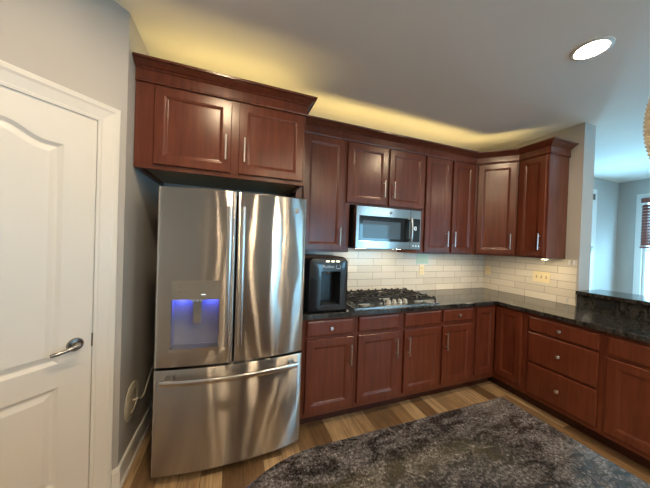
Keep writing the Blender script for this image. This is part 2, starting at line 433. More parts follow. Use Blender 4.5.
struct('trim_2', jamb_bm(D0, D1, DZ), M['white'], 'white jamb inside the pantry door casing', 'trim', loc=J, rot=(0, 0, A45))
def baseboard(name, poly, label):
    bm = bmesh.new(); a = []
    prof = [(0, 0), (.022, 0), (.022, .014), (.014, .022), (.014, .112), (.010, .128), (0, .130)]
    pts = [Vector(p) for p in poly]; rings = []
    for i, p in enumerate(pts):
        d1 = (pts[i]-pts[i-1]).normalized() if i else None; d2 = (pts[i+1]-pts[i]).normalized() if i < len(pts)-1 else None
        n1 = Vector((d1.y, -d1.x)) if d1 else None; n2 = Vector((d2.y, -d2.x)) if d2 else None
        b = ((n1 or n2)+(n2 or n1)).normalized(); k = 1/b.dot(n1 or n2)
        rings.append([bm.verts.new((p.x+b.x*k*o, p.y+b.y*k*o, z)) for o, z in prof])
    for r, s in zip(rings, rings[1:]):
        for i in range(len(prof)): bm.faces.new((r[i], r[(i+1) % len(prof)], s[(i+1) % len(prof)], s[i]))
    bm.faces.new(rings[0]); bm.faces.new(rings[-1])
    return struct(name, bm, M['white'], label, 'baseboard')
def Jl(s): return (J.x - s*.70711, J.y - s*.70711)
baseboard('baseboard_left', [Jl(.034), (J.x, J.y), (-3.82, -.003)], 'white baseboard left of the fridge')
baseboard('baseboard_north', [(2.72, -.001), (XE-.001, -.001), (XE-.001, YS+.01)][0:3], 'white baseboard in the dining room')

# dining room window, glazed door, south openings
def window(name, loc, rotz, w, h, label, sash=True):
    """local: x 0..w, z 0..h, -y into the room, wall 0.12 thick behind"""
    bm = B((0, .035, .02, .10, 0, h), (w-.035, w, .02, .10, 0, h), (.035, w-.035, .02, .10, 0, .04), (.035, w-.035, .02, .10, h-.035, h))
    if sash: box(bm, .035, w-.035, .03, .07, h*.5-.02, h*.5+.02)
    o = struct(name, bm, M['white'], label, 'window', loc=loc, rot=(0, 0, rotz))
    cs = B((-.082, 0, -.02, 0, -.09, h+.082), (w, w+.082, -.02, 0, -.09, h+.082), (0, w, -.02, 0, h, h+.082), (0, w, -.02, 0, -.09, -.03))
    obj('window_frame', cs, M['white'], o, bev=.003)
    obj('window_sill', B((-.09, w+.09, -.045, .02, -.03, 0)), M['white'], o, bev=.004)
    obj('window_pane', B((.035, w-.035, .048, .052, .04, h-.035)), M['glass'], o)
    return o
# east wall faces -x: local +x -> world -y
def east(y1): return (XE-.0005, y1, .62)
window('window_1', east(W1[1]), -PI/2, W1[1]-W1[0], 1.78, 'white framed dining room window')
window('window_2', east(W2[1]), -PI/2, W2[1]-W2[0], 1.78, 'white framed window further along the dining wall')
window('window_3', (S1[1], YS+.0005, S1[2]), PI, S1[1]-S1[0], S1[3]-S1[2], 'wide patio window behind the camera', False)
window('window_4', (S2[1], YS+.0005, S2[2]), PI, S2[1]-S2[0], S2[3]-S2[2], 'second window behind the camera')
gd = B((ND[0]+.02, ND[0]+.13, .02, .06, .01, 2.42), (ND[1]-.13, ND[1]-.02, .02, .06, .01, 2.42), (ND[0]+.13, ND[1]-.13, .02, .06, .01, .25), (ND[0]+.13, ND[1]-.13, .02, .06, 2.28, 2.42))
d2 = struct('door_2', gd, M['white'], 'white glazed door in the dining room back wall', 'door')
obj('door_pane', B((ND[0]+.13, ND[1]-.13, .038, .042, .25, 2.28)), M['glass'], d2)
for z in (.35, 1.5, 2.40): obj('hinge', B((ND[1]-.012, ND[1]+.03, -.026, .0, z-.05, z+.05)), M['dark_nickel'], d2)
struct('trim_3', casing_bm(ND[0], ND[1], ND[3], ), M['white'], 'white casing of the glazed dining room door', 'trim')
struct('trim_4', B((ND[0], ND[0]+.018, .0005, .119, 0, 2.44), (ND[1]-.018, ND[1], .0005, .119, 0, 2.44), (ND[0]+.018, ND[1]-.018, .0005, .119, 2.422, 2.44)), M['white'], 'white jamb of the glazed dining room door', 'trim')
def blind(y1, w, z0, z1, label, group=None):
    t = thing('window_blind', label, 'blind', (XE-.003, y1, z0), -PI/2, group)
    h = z1-z0
    obj('valance', B((0, w, -.075, -.022, h-.075, h)), M['blind'], t, bev=.003)
    bm = bmesh.new(); n = int((h-.12)/.05)
    for i in range(n):
        z = .05 + i*.05
        v = [bm.verts.new(p) for p in ((.01, -.072, z-.006), (w-.01, -.072, z-.006), (w-.01, -.034, z+.041), (.01, -.034, z+.041))]
        v2 = [bm.verts.new(p.co+Vector((0, 0, .003))) for p in v]
        bm.faces.new(v); bm.faces.new(v2[::-1])
        for k in range(4): bm.faces.new((v[k], v[(k+1) % 4], v2[(k+1) % 4], v2[k]))
    obj('slats', bm, M['blind'], t)
    obj('bottom_rail', B((.005, w-.005, -.072, -.026, 0, .03)), M['blind'], t, bev=.003)
    for x in (.12, w-.12):
        cd = bmesh.new(); tube(cd, [(x, -.049, .01), (x, -.049, h-.05)], .0015, 5); obj('lift_cord', cd, M['blind'], t)
blind(W1[1]+.012, .94+.024, 1.545, 2.40, 'red brown wooden blind half raised in the dining room window')
blind(W2[1]+.012, .95+.024, 1.15, 2.40, 'red brown wooden blind lowered on the window behind the bar')

# tiled backsplash
struct('wall_tile_north', B((-2.74, -.0085, -.008, -.0005, .9145, 1.3795)), M['tile_n'], 'cream subway tile backsplash behind the cooktop', 'backsplash')
struct('wall_tile_east', B((-.008, -.0005, -.985, -.0005, .9145, 1.3795)), M['tile_e'], 'cream subway tile backsplash under the right cabinets', 'backsplash')

# ------------------------------------------------------------------ refrigerator
FX0, FX1 = -3.644, -2.750; FW = FX1-FX0
fr = thing('refrigerator', 'stainless steel french door refrigerator with blue lit dispenser', 'refrigerator', (FX0, 0, 0))
FC = FW/2
def bow(x): return -.752 - .045*(1-((x-FC)/FC)**2)
obj('case', B((.004, FW-.004, -.672, -.03, .04, 1.745)), M['grey_body'], fr, bev=.004)
obj('toe_grille', B((.03, FW-.03, -.66, -.10, .0, .039)), M['gasket'], fr)
def bowed(x0, x1, z0, z1, hole=None, nx=18):
    """steel door with a bowed front; optional hole through the front skin"""
    bm = bmesh.new(); r = .008
    xs = [x0, x0+.002, x0+r] + [x0+r+(x1-x0-2*r)*i/nx for i in range(1, nx)] + [x1-r, x1-.002, x1]
    zs = [z0, z0+.002, z0+r, z1-r, z1-.002, z1]
    if hole: xs = sorted(xs + [hole[0], hole[1]]); zs = sorted(zs + [hole[2], hole[3]])
    def yy(x, z):
        e = 0
        for d in (x-x0, x1-x, z-z0, z1-z):
            if d < r-1e-6: e = max(e, .007 if d < .001 else .0025)
        return bow(x)+e
    G = {(i, k): bm.verts.new((x, yy(x, z), z)) for i, x in enumerate(xs) for k, z in enumerate(zs)}
    for i in range(len(xs)-1):
        for k in range(len(zs)-1):
            mx, mz = (xs[i]+xs[i+1])/2, (zs[k]+zs[k+1])/2
            if hole and hole[0] < mx < hole[1] and hole[2] < mz < hole[3]: continue
            bm.faces.new((G[i, k], G[i+1, k], G[i+1, k+1], G[i, k+1]))
    nxx, nzz = len(xs)-1, len(zs)-1; yb = -.676
    bk = {}
    def bv(i, k):
        if (i, k) not in bk: bk[i, k] = bm.verts.new((xs[i], yb, zs[k]))
        return bk[i, k]
    for i in range(nxx):
        for k in (0, nzz): bm.faces.new((G[i, k], G[i+1, k], bv(i+1, k), bv(i, k)))
    for k in range(nzz):
        for i in (0, nxx): bm.faces.new((G[i, k], G[i, k+1], bv(i, k+1), bv(i, k)))
    bm.faces.new([bv(0, 0), bv(nxx, 0), bv(nxx, nzz), bv(0, nzz)]) if False else None
    box(bm, x0+.001, x1-.001, yb, yb+.001, z0+.001, z1-.001)
    return bm
SPL = .4335
HX0, HX1, HZ0, HZ1 = .086, .346, .800, 1.210
dl = obj('left_door', bowed(0, SPL-.004, .698, 1.766, (HX0, HX1, HZ0, HZ1)), M['steel'], fr, smooth=True)
dr = obj('right_door', bowed(SPL+.004, FW, .698, 1.766), M['steel'], fr, smooth=True)
fz = obj('freezer_drawer', bowed(0, FW, .052, .684, nx=30), M['steel'], fr, smooth=True)
obj('gasket', B((.012, FW-.012, -.735, -.6765, .685, .697), (SPL-.0035, SPL+.0035, -.74, -.6765, .699, 1.75)), M['gasket'], fr)
# dispenser: control panel, recess, paddle, tray
yf = lambda x: bow(x)-.001
dp = bmesh.new(); n = 8
def bowpanel(bm, x0, x1, z0, z1, off, dep, n=8):
    xs = [x0+(x1-x0)*i/n for i in range(n+1)]
    f = [[bm.verts.new((x, bow(x)+off, z)) for x in xs] for z in (z0, z1)]
    b = [[bm.verts.new((x, bow(x)+off+dep, z)) for x in xs] for z in (z0, z1)]
    for i in range(n):
        bm.faces.new((f[0][i], f[0][i+1], f[1][i+1], f[1][i])); bm.faces.new((b[0][i+1], b[0][i], b[1][i], b[1][i+1]))
        bm.faces.new((f[0][i+1], f[0][i], b[0][i], b[0][i+1])); bm.faces.new((f[1][i], f[1][i+1], b[1][i+1], b[1][i]))
    for i in (0, n): bm.faces.new((f[0][i], f[1][i], b[1][i], b[0][i]))
bowpanel(dp, HX0-.002, HX1+.002, 1.106, HZ1+.002, -.003, .05)
cp = obj('control_panel', dp, M['disp_panel'], dl, smooth=True)
for x, z in ((.125, 1.145), (.155, 1.145), (.30, 1.15), (.125, 1.175), (.31, 1.18)): obj('control_mark', B((x, x+.012, bow(x)-.0045, bow(x)-.003, z, z+.002)), M['grey_body'], cp)
obj('display', B((.245, .268, bow(.256)-.0048, bow(.256)-.003, 1.128, 1.132)), M['lit_small'], cp)
tr = bmesh.new(); bowpanel(tr, HX0-.002, HX1+.002, 1.100, 1.106, -.006, .03)
obj('panel_lip', tr, M['steel_bar'], dl, smooth=True)
rc = bmesh.new()                        # recess shell, concave back
nn = 12; zt, zb = 1.100, HZ0
xs = [HX0+.0015+(HX1-HX0-.003)*i/nn for i in range(nn+1)]
back = lambda x: -.690 - .012*abs((x-(HX0+HX1)/2)/.13)**2
fr_ = [[rc.verts.new((x, bow(x)+.0015, z)) for x in xs] for z in (zb, zt)]
bk_ = [[rc.verts.new((x, back(x), z)) for x in xs] for z in (zb, zt)]
for i in range(nn):
    rc.faces.new((bk_[0][i], bk_[0][i+1], bk_[1][i+1], bk_[1][i]))
    for j in (0, 1): rc.faces.new((fr_[j][i], fr_[j][i+1], bk_[j][i+1], bk_[j][i]))
for i in (0, nn): rc.faces.new((fr_[0][i], fr_[1][i], bk_[1][i], bk_[0][i]))
obj('dispenser_recess', rc, M['disp_in'], dl, smooth=True)
pdl = bmesh.new(); box(pdl, .196, .244, -.752, -.742, .945, 1.085)
obj('paddle', pdl, M['disp_panel'], dl, bev=.004)
nz = bmesh.new()
for x in (.198, .220, .242):
    nz = bmesh.new(); lathe(nz, [(.010, 1.098), (.009, 1.085), (.005, 1.083)], 12, 'z', (x, -.765, 0)); obj('nozzle', nz, M['white_plastic'], dl, smooth=True)
for x in (.105, .262): obj('led', B((x, x+.065, -.735, -.705, 1.0915, 1.0985)), M['led_blue'], dl)
ty = bmesh.new()
bowpanel(ty, HX0-.006, HX1+.006, .790, .812, -.012, .07)
obj('drip_tray', ty, M['steel_bar'], dl, smooth=True)
# handles
def flat_bar(x, z0, z1):
    bm = bmesh.new(); n = 14
    for i in range(n): pass
    pts = [(x, bow(x)-.052-.008*math.sin(PI*i/(n-1)), z0+(z1-z0)*i/(n-1)) for i in range(n)]
    rings = [[bm.verts.new((p[0]+a*.0135, p[1]+b*.007, p[2])) for a, b in ((-1, -.4), (-.6, -1), (.6, -1), (1, -.4), (1, 1), (-1, 1))] for p in pts]
    for a, b in zip(rings, rings[1:]):
        for k in range(6): bm.faces.new((a[k], a[(k+1) % 6], b[(k+1) % 6], b[k]))
    bm.faces.new(rings[0]); bm.faces.new(rings[-1])
    for z in (z0+.02, z1-.02): box(bm, x-.010, x+.010, bow(x)-.050, bow(x)+.003, z-.016, z+.016)
    return bm
obj('handle', flat_bar(SPL-.040, .825, 1.662), M['steel_bar'], dl, smooth=True)
obj('handle', flat_bar(SPL+.036, .822, 1.668), M['steel_bar'], dr, smooth=True)
fh = bmesh.new(); n = 28; rings = []
for i in range(n):
    x = .045+(FW-.09)*i/(n-1); y = bow(x)-.050-.012*math.sin(PI*i/(n-1)); z = .632
    rings.append([fh.verts.new((x, y+a*.008, z+b*.0155)) for a, b in ((-.4, -1), (-1, -.6), (-1, .6), (-.4, 1), (1, 1), (1, -1))])
for a, b in zip(rings, rings[1:]):
    for k in range(6): fh.faces.new((a[k], a[(k+1) % 6], b[(k+1) % 6], b[k]))
fh.faces.new(rings[0]); fh.faces.new(rings[-1])
for x in (.085, FW-.085): box(fh, x-.018, x+.018, bow(x)-.05, bow(x)+.004, .622, .652)
obj('handle', fh, M['steel_bar'], fz, smooth=True)
def badge(parent, x, y, z, r, m1, m2):
    bm = bmesh.new(); lathe(bm, [(r, 0), (r, -.002), (r*.9, -.003)], 24, 'y', (x, y, z)); b = obj('badge', bm, m1, parent, smooth=True)
    s = bmesh.new(); yy = y-.0035
    tube(s, [(x+r*.82*math.cos(2*PI*k/24), yy, z+r*.82*math.sin(2*PI*k/24)) for k in range(25)], r*.05, 5)
    for cx, d in ((-.28, 1), (.3, 1)):
        tube(s, [(x+r*(cx+.26*math.cos(a)), yy, z+r*.34*math.sin(a)) for a in [.7+k*.42 for k in range(13)]], r*.055, 5)
        tube(s, [(x+r*(cx-.05), yy, z), (x+r*(cx+.28), yy, z), (x+r*(cx+.2), yy, z-r*.3)], r*.05, 5)
    obj('monogram', s, m2, b)
badge(dr, -2.826-FX0, bow(-2.826-FX0)+.0005, 1.676, .017, M['disp_panel'], M['steel_bar'])

# ------------------------------------------------------------------ wall cabinets (thing-local frame: x along the wall, front at -y)
UZ0, UZ1 = 1.380, 2.44
def upper(name, x0, x1, z0, depth, label, z1=UZ1):
    t = thing(name, label, 'cabinet', (x0, 0, z0))
    obj('body', B((0, x1-x0, -depth, -.009 if z0 < 1.5 else -.001, 0, z1-z0)), M['wood'], t, bev=.0015)
    return t
DU = .325
# over the fridge
t = thing('wall_cabinet', 'deep cherry wood cabinet with two doors above the fridge', 'cabinet', (-3.815, 0, 1.893))
bm = bmesh.new(); w = 1.077; h = UZ1-1.893
box(bm, 0, .02, -.60, -.001, 0, h); box(bm, w-.02, w, -.60, -.001, 0, h); box(bm, .02, w-.02, -.60, -.001, .035, h); box(bm, .02, .106, -.60, -.58, 0, .035); box(bm, .106, w-.02, -.60, -.58, 0, .0349)
obj('body', bm, M['wood'], t)
obj('underside', B((.021, w-.021, -.579, -.002, .028, .0348)), M['wood_in'], t)
door(t, .103, .553, .028, .514, -.60, .521, .188)
door(t, .602, 1.060, .028, .514, -.60, .640, .188)
fc = t
# cabinet between fridge and microwave
t = upper('wall_cabinet', -2.735, -2.268, UZ0, DU, 'tall single door cherry wall cabinet between fridge cabinet and microwave')
door(t, .06, .449, .018, 1.032, -DU, .414, .145)
# over the microwave, with side fillers
t = upper('wall_cabinet', -2.267, -1.350, 1.833, DU, 'short two door cherry wall cabinet above the microwave')
obj('filler', B((0, .050, -DU, -.009, -.452, -.0005)), M['wood'], t); obj('filler', B((.832, .917, -DU, -.009, -.452, -.0005)), M['wood'], t)
door(t, .012, .446, .014, .578, -DU, .404, .170)
door(t, .472, .902, .014, .578, -DU, .514, .170)
t = upper('wall_cabinet', -1.349, -.612, UZ0, DU, 'two door cherry wall cabinet right of the microwave')
door(t, .010, .352, .018, 1.032, -DU, .302, .165)
door(t, .384, .700, .018, 1.032, -DU, .404, .165)
# diagonal corner
t = thing('corner_wall_cabinet', 'angled single door cherry wall cabinet in the corner', 'cabinet', (0, 0, UZ0))
bm = bmesh.new(); prism(bm, [(-.611, -.009), (-.009, -.009), (-.009, -.611), (-DU, -.611), (-.611, -DU)], 0, UZ1-UZ0); obj('body', bm, M['wood'], t, bev=.0015)
dv = Vector((.7071, -.7071, 0)); p = Vector((-.611, -DU, 0)) + dv*.022
door(t, 0, .362, 0, 1.014, 0, .318, .145, rotz=-PI/4, at=(p.x-.00035, p.y-.00035, .018))
# right wall end cabinet
t = thing('wall_cabinet', 'cherry wall cabinet at the open end of the right wall', 'cabinet', (0, -.612, UZ0), -PI/2)
obj('body', B((0, .275, -DU, -.009, 0, UZ1-UZ0)), M['wood'], t, bev=.0015)
door(t, .014, .264, .018, 1.032, -DU, .232, .165)
obj('end_panel', B((.2755, .281, -DU, -.009, 0, UZ1-UZ0-.002)), M['wood'], t, bev=.001)
# crown moulding
PROF = [(0, -.020), (.010, -.020), (.012, -.010), (.007, -.004), (.007, .052), (.014, .056), (.020, .064), (.028, .068), (.046, .084), (.054, .090), (.064, .092), (.066, .105), (0, .105)]
def crown(path, z):
    bm = bmesh.new(); pts = [Vector(p) for p in path]; rings = []
    for i, p in enumerate(pts):
        d1 = (pts[i]-pts[i-1]).normalized() if i else None; d2 = (pts[i+1]-pts[i]).normalized() if i < len(pts)-1 else None
        n1 = Vector((d1.y, -d1.x)) if d1 else None; n2 = Vector((d2.y, -d2.x)) if d2 else None
        b = ((n1 or n2)+(n2 or n1)).normalized(); k = 1/b.dot(n1 or n2)
        rings.append([bm.verts.new((p.x+b.x*k*o, p.y+b.y*k*o, z+h)) for o, h in PROF])
    for r, s in zip(rings, rings[1:]):
        for i in range(len(PROF)): bm.faces.new((r[i], r[(i+1) % len(PROF)], s[(i+1) % len(PROF)], s[i]))
    bm.faces.new(rings[0]); bm.faces.new(rings[-1]); return bm
o = obj('crown_moulding', crown([(-3.815, -.601), (-2.737, -.601), (-2.737, -.41)], UZ1), M['wood']); o.parent = fc; o.location = (3.815, 0, -1.893)
tag(obj('crown_moulding', crown([(-2.728, -DU-.001), (-.6115, -DU-.001), (-DU-.001, -.6115), (-DU-.001, -.895), (-.010, -.895)], UZ1), M['wood']),
    'dark cherry crown moulding along the wall cabinets right of the fridge', 'moulding')

# ------------------------------------------------------------------ base cabinets
BZ = .8755; BD = .61
def base(name, w, loc, rotz, label, hollow=False):
    t = thing(name, label, 'cabinet', loc, rotz)
    if hollow:
        obj('body', B((.0005, w-.0005, -BD, -.585, .10, BZ), (.0005, w-.0005, -.04, -.022, .10, BZ), (.0005, .02, -.585, -.04, .10, BZ), (w-.02, w-.0005, -.585, -.04, .10, BZ), (.02, w-.02, -.585, -.04, .10, .12)), M['wood'], t)
    else: obj('body', B((.0005, w-.0005, -BD, -.012, .10, BZ)), M['wood'], t, bev=.0015)
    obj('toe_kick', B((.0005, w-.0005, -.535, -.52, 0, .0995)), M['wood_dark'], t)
    return t
t = base('base_cabinet', .462, (-2.725, 0, 0), 0, 'narrow cherry base cabinet with one drawer under the water dispenser')
drawer(t, .040, .434, .732, .856, -BD); door(t, .040, .438, .142, .706, -BD, .413, .570)
t = base('base_cabinet', .915, (-2.262, 0, 0), 0, 'wide two door cherry base cabinet under the gas cooktop')
drawer(t, .024, .420, .732, .860, -BD, False, 'false_front'); drawer(t, .486, .890, .732, .860, -BD, False, 'false_front')
door(t, .024, .424, .142, .706, -BD, .392, .570); door(t, .486, .893, .142, .706, -BD, .522, .570)
t = base('base_cabinet', .425, (-1.346, 0, 0), 0, 'cherry base cabinet with one drawer right of the cooktop')
drawer(t, .012, .396, .740, .860, -BD); door(t, .012, .392, .142, .706, -BD, .042, .570)
t = thing('corner_base_cabinet', 'cherry base cabinet with folding doors in the inside corner', 'cabinet')
bm = bmesh.new(); prism(bm, [(-.920, -.012), (-.012, -.012), (-.012, -.920), (-BD, -.920), (-BD, -BD), (-.920, -BD)], .10, BZ); obj('body', bm, M['wood'], t, bev=.0015)
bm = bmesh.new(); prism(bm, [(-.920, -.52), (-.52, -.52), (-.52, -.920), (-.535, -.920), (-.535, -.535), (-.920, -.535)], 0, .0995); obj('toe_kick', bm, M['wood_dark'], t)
door(t, -.897, -.636, .165, .858, -BD)
door(t, 0, .245, 0, .693, 0, rotz=-PI/2, at=(-BD-.0005, -.636, .165))
t = base('drawer_cabinet', .512, (0, -.922, 0), -PI/2, 'cherry base cabinet with a stack of three drawers')
drawer(t, .016, .490, .718, .846, -BD); drawer(t, .016, .490, .432, .704, -BD); drawer(t, .016, .490, .136, .418, -BD)
t = base('sink_cabinet', .92, (0, -1.435, 0), -PI/2, 'cherry sink base cabinet at the right edge of the kitchen', True)
drawer(t, .020, .900, .712, .846, -BD, False, 'false_front'); door(t, .020, .452, .142, .690, -BD, .420, .56); door(t, .468, .900, .142, .690, -BD, .50, .56)

# worktop with a sink cut-out
SK = (-.50, -.12, -2.22, -1.575)
def plan(cellsxy, z0, z1):
    bm = bmesh.new(); V = {}; edge = {}
    def g(x, y, z):
        k = (round(x, 4), round(y, 4), z)
        if k not in V: V[k] = bm.verts.new((x, y, z))
        return V[k]
    for a, b, c, d in cellsxy:
        q = [(a, c), (b, c), (b, d), (a, d)]
        bm.faces.new([g(*p, z1) for p in q]); bm.faces.new([g(*p, z0) for p in reversed(q)])
        for i in range(4):
            e = (q[i], q[(i+1) % 4]); r = (e[1], e[0])
            if r in edge: del edge[r]
            else: edge[e] = 1
    for p, q in edge: bm.faces.new((g(*p, z0), g(*q, z0), g(*q, z1), g(*p, z1)))
    return bm
xsn = [-2.735, -.645, SK[0], SK[1], -.001]; ysn = [-2.40, SK[2], SK[3], -.645, -.001]
cl = []
for a, b in zip(xsn, xsn[1:]):
    for c, d in zip(ysn, ysn[1:]):
        mx, my = (a+b)/2, (c+d)/2
        if not (mx > -.645 or my > -.645): continue
        if SK[0] < mx < SK[1] and SK[2] < my < SK[3]: continue
        cl.append((a, b, c, d))
tag(obj('countertop', plan(cl, .876, .914), M['granite'], bev=.004), 'dark polished granite worktop running around the corner', 'countertop')
sk = thing('sink', 'steel sink set into the granite worktop below the bar', 'sink', (0, 0, 0))
bm = bmesh.new(); a, b, c, d = SK
a -= .0; bt = .70
top = [bm.verts.new((x, y, .8755)) for x, y in ((a+.001, c+.001), (b-.001, c+.001), (b-.001, d-.001), (a+.001, d-.001))]
bot = [bm.verts.new((x, y, bt)) for x, y in ((a+.02, c+.02), (b-.02, c+.02), (b-.02, d-.02), (a+.02, d-.02))]
for i in range(4): bm.faces.new((top[i], top[(i+1) % 4], bot[(i+1) % 4], bot[i]))
bm.faces.new(bot)
ob = obj('basin', bm, M['steel_mw'], sk)
so = ob.modifiers.new('thick', 'SOLIDIFY'); so.thickness = .0015; so.offset = 1
dn = bmesh.new(); lathe(dn, [(.04, .702), (.042, .705), (.03, .706), (.02, .703)], 20, 'z', (-.31, -1.9, 0)); obj('drain', dn, M['dark_nickel'], sk, smooth=True)
# splash and raised bar
tag(obj('granite_splash', B((-.021, -.0005, -2.40, -1.001, .9145, 1.0355)), M['granite'], bev=.002), 'low dark granite splash behind the worktop under the bar', 'splash')
tag(obj('bar_counter', B((-.05, .38, -2.9, -1.0015, 1.0365, 1.072)), M['granite'], bev=.005), 'raised dark granite bar top on the low wall', 'bar top')

# ------------------------------------------------------------------ island
isl = thing('kitchen_island', 'kitchen island with speckled dark granite top and rounded corner', 'island', (-2.785, -2.6, 0))
def rounded(x0, x1, y0, y1, rs, n=14):
    out = []
    for (cx, cy, sx, sy, r, a0) in ((x1, y1, -1, -1, rs[0], 0), (x0, y1, 1, -1, rs[1], PI/2), (x0, y0, 1, 1, rs[2], PI), (x1, y0, -1, 1, rs[3], 1.5*PI)):
        for i in range(n+1):
            a = a0+PI/2*i/n; out.append((cx+sx*r+r*math.cos(a), cy+sy*r+r*math.sin(a)))
    return out
bm = bmesh.new(); prism(bm, rounded(-.525, .523, -.80, .800, (.012, .31, .31, .012)), .884, .914); obj('countertop', bm, M['granite_isl'], isl, bev=.004)
bm = bmesh.new(); prism(bm, rounded(-.24, .483, -.76, .76, (.004, .05, .05, .004), 4), .10, .8835); obj('body', bm, M['wood'], isl)
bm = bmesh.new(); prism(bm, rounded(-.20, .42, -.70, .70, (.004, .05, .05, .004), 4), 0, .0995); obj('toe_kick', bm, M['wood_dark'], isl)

# ------------------------------------------------------------------ microwave
mw = thing('microwave', 'stainless over the range microwave with dark glass window', 'microwave', (-2.192, 0, 1.420))
MWW, MH = .737, .393
obj('case', B((0, MWW, -.375, -.012, .008, MH)), M['black'], mw, bev=.003)
obj('vent_underside', B((.01, MWW-.01, -.37, -.02, 0, .0075)), M['gasket'], mw)
md = obj('door', panel(.003, .603, .004, MH, [(.034, .592, .076, .306)], lambda u, z, s: (u, -.4185+.043*s, z)), M['steel_mw'], mw, bev=.002)
obj('window', B((.0345, .5915, -.4165, -.376, .0765, .3055)), M['mw_glass'], md)
obj('inner_window', B((.075, .49, -.4172, -.4168, .100, .262)), M['mw_inner'], md)
hb = bmesh.new()
pts = [(.585, -.462-.010*math.sin(PI*i/10), .080+.228*i/10) for i in range(11)]
tube(hb, pts, [.011]+[.0125]*9+[.011], 12)
for z in (.100, .290): tube(hb, [(.585, -.4187, z), (.585, -.465, z)], .008, 8)
obj('handle', hb, M['steel_bar'], md, smooth=True)
mp = obj('control_panel', panel(.606, MWW-.003, .004, MH, [(.612, .724, .078, .308)], lambda u, z, s: (u, -.4185+.043*s, z)), M['steel_mw'], mw, bev=.002)
obj('touch_panel', B((.6125, .7235, -.4165, -.376, .0785, .3075)), M['mw_glass'], mp)
ck = bmesh.new()
tube(ck, [(.668+.012*math.cos(a), -.4175, .215+.017*math.sin(a)) for a in [1.2+.45*k for k in range(9)]], .0018, 5)
tube(ck, [(.676, -.4175, .195), (.676, -.4175, .232)], .0018, 5)
obj('display', ck, M['lit_small'], mp)
for i in range(3): obj('button', B((.640+.034*i, .650+.034*i, -.4195, -.4186, .036, .043)), M['lit_small'], mp)
badge(md, .372, -.4186, .348, .015, M['disp_panel'], M['steel_bar'])
obj('task_lamp', B((.53, .64, -.24, -.20, -.0035, -.0005)), M['mw_lamp'], mw)
obj('task_lamp', B((.10, .21, -.24, -.20, -.0035, -.0005)), M['mw_lamp'], mw)

# ------------------------------------------------------------------ cooktop
ct = thing('gas_cooktop', 'stainless five burner gas cooktop with black grates', 'cooktop', (-1.806, -.335, .9142))
CW, CD = .455, .262
bm = bmesh.new(); prev = None
for ins, z in ((0, 0), (0, .008), (.004, .010), (.022, .010), (.030, .006), (.034, .006)):
    r = [bm.verts.new(p) for p in ((-CW+ins, -CD+ins, z), (CW-ins, -CD+ins, z), (CW-ins, CD-ins, z), (-CW+ins, CD-ins, z))]
    if prev is None: bm.faces.new(r[::-1])
    else:
        for i in range(4): bm.faces.new((prev[i], prev[(i+1) % 4], r[(i+1) % 4], r[i]))
    prev = r
bm.faces.new(prev); obj('base', bm, M['steel_bar'], ct)
for x, y, r in ((-.30, .115, .045), (-.30, -.125, .038), (0, .06, .058), (.30, .115, .045), (.30, -.125, .036)):
    bm = bmesh.new(); lathe(bm, [(r*1.5, .0065), (r*1.45, .010), (r*1.05, .012), (r, .024), (r*.9, .026)], 24, 'z', (x, y, 0)); b = obj('burner', bm, M['burner'], ct, smooth=True)
    bm = bmesh.new(); lathe(bm, [(r*.95, .0265), (r*.95, .032), (r*.8, .036), (r*.2, .037)], 24, 'z', (x, y, 0)); obj('cap', bm, M['iron'], b, smooth=True)
def grate(x0, x1, y0, y1, cx):
    bm = bmesh.new(); z0, z1, t = .038, .052, .0065
    box(bm, x0, x1, y0, y0+2*t, z0, z1); box(bm, x0, x1, y1-2*t, y1, z0, z1)
    box(bm, x0, x0+2*t, y0+2*t, y1-2*t, z0, z1); box(bm, x1-2*t, x1, y0+2*t, y1-2*t, z0, z1)
    xm = (x0+x1)/2; ym = (y0+y1)/2
    box(bm, x0+2*t, x1-2*t, ym-t, ym+t, z0, z1)
    for bx, by, r in cx:
        for k in range(8):
            a = k*PI/4+.0001
            ex = Vector((math.cos(a), math.sin(a)))
            tm = min(((x1-t-bx) if ex.x > 0 else (bx-x0-t))/max(abs(ex.x), 1e-4), ((y1-t-by) if ex.y > 0 else (by-y0-t))/max(abs(ex.y), 1e-4), .16)
            p, q = Vector((bx, by))+ex*r, Vector((bx, by))+ex*tm
            nrm = Vector((-ex.y, ex.x))*t*.8
            vs = [(p+nrm), (q+nrm), (q-nrm), (p-nrm)]
            prism(bm, [tuple(v) for v in vs], z0+.001, z1+.006)
    for x in (x0, x1-2*t):
        for y in (y0, y1-2*t, ym-t): box(bm, x, x+2*t, y, y+2*t, .0105, z0)
    for i in range(4):                                   # raised finger tips along the edges
        x = x0+.02+(x1-x0-.04)*i/3
        for y in (y0+t, y1-t): box(bm, x-.008, x+.008, y-t, y+t, z1-.001, z1+.014)
    for i in range(5):
        y = y0+.03+(y1-y0-.06)*i/4
        for x in (x0+t, x1-t): box(bm, x-t, x+t, y-.008, y+.008, z1-.001, z1+.014)
    return bm
obj('grate', grate(-.432, -.152, -.235, .238, [(-.30, .115, .02), (-.30, -.125, .02)]), M['iron'], ct, bev=.0015, seg=1)
obj('grate', grate(-.148, .148, -.085, .238, [(0, .06, .025)]), M['iron'], ct, bev=.0015, seg=1)
obj('grate', grate(.152, .432, -.235, .238, [(.30, .115, .02), (.30, -.125, .02)]), M['iron'], ct, bev=.0015, seg=1)
kb = None
for i in range(5):
    x = -.124+.062*i; y = -.165
    if kb is None:
        bm = bmesh.new(); lathe(bm, [(.024, .0062), (.024, .012), (.019, .015), (.018, .034), (.015, .038), (.003, .039)], 18); box(bm, -.003, .003, -.017, .017, .038, .043)
        kb = obj('knob', bm, M['nickel'], ct, (x, y, 0), smooth=True)
    else:
        o = kb.copy(); C.objects.link(o); o.parent = ct; o.location = (x, y, 0)

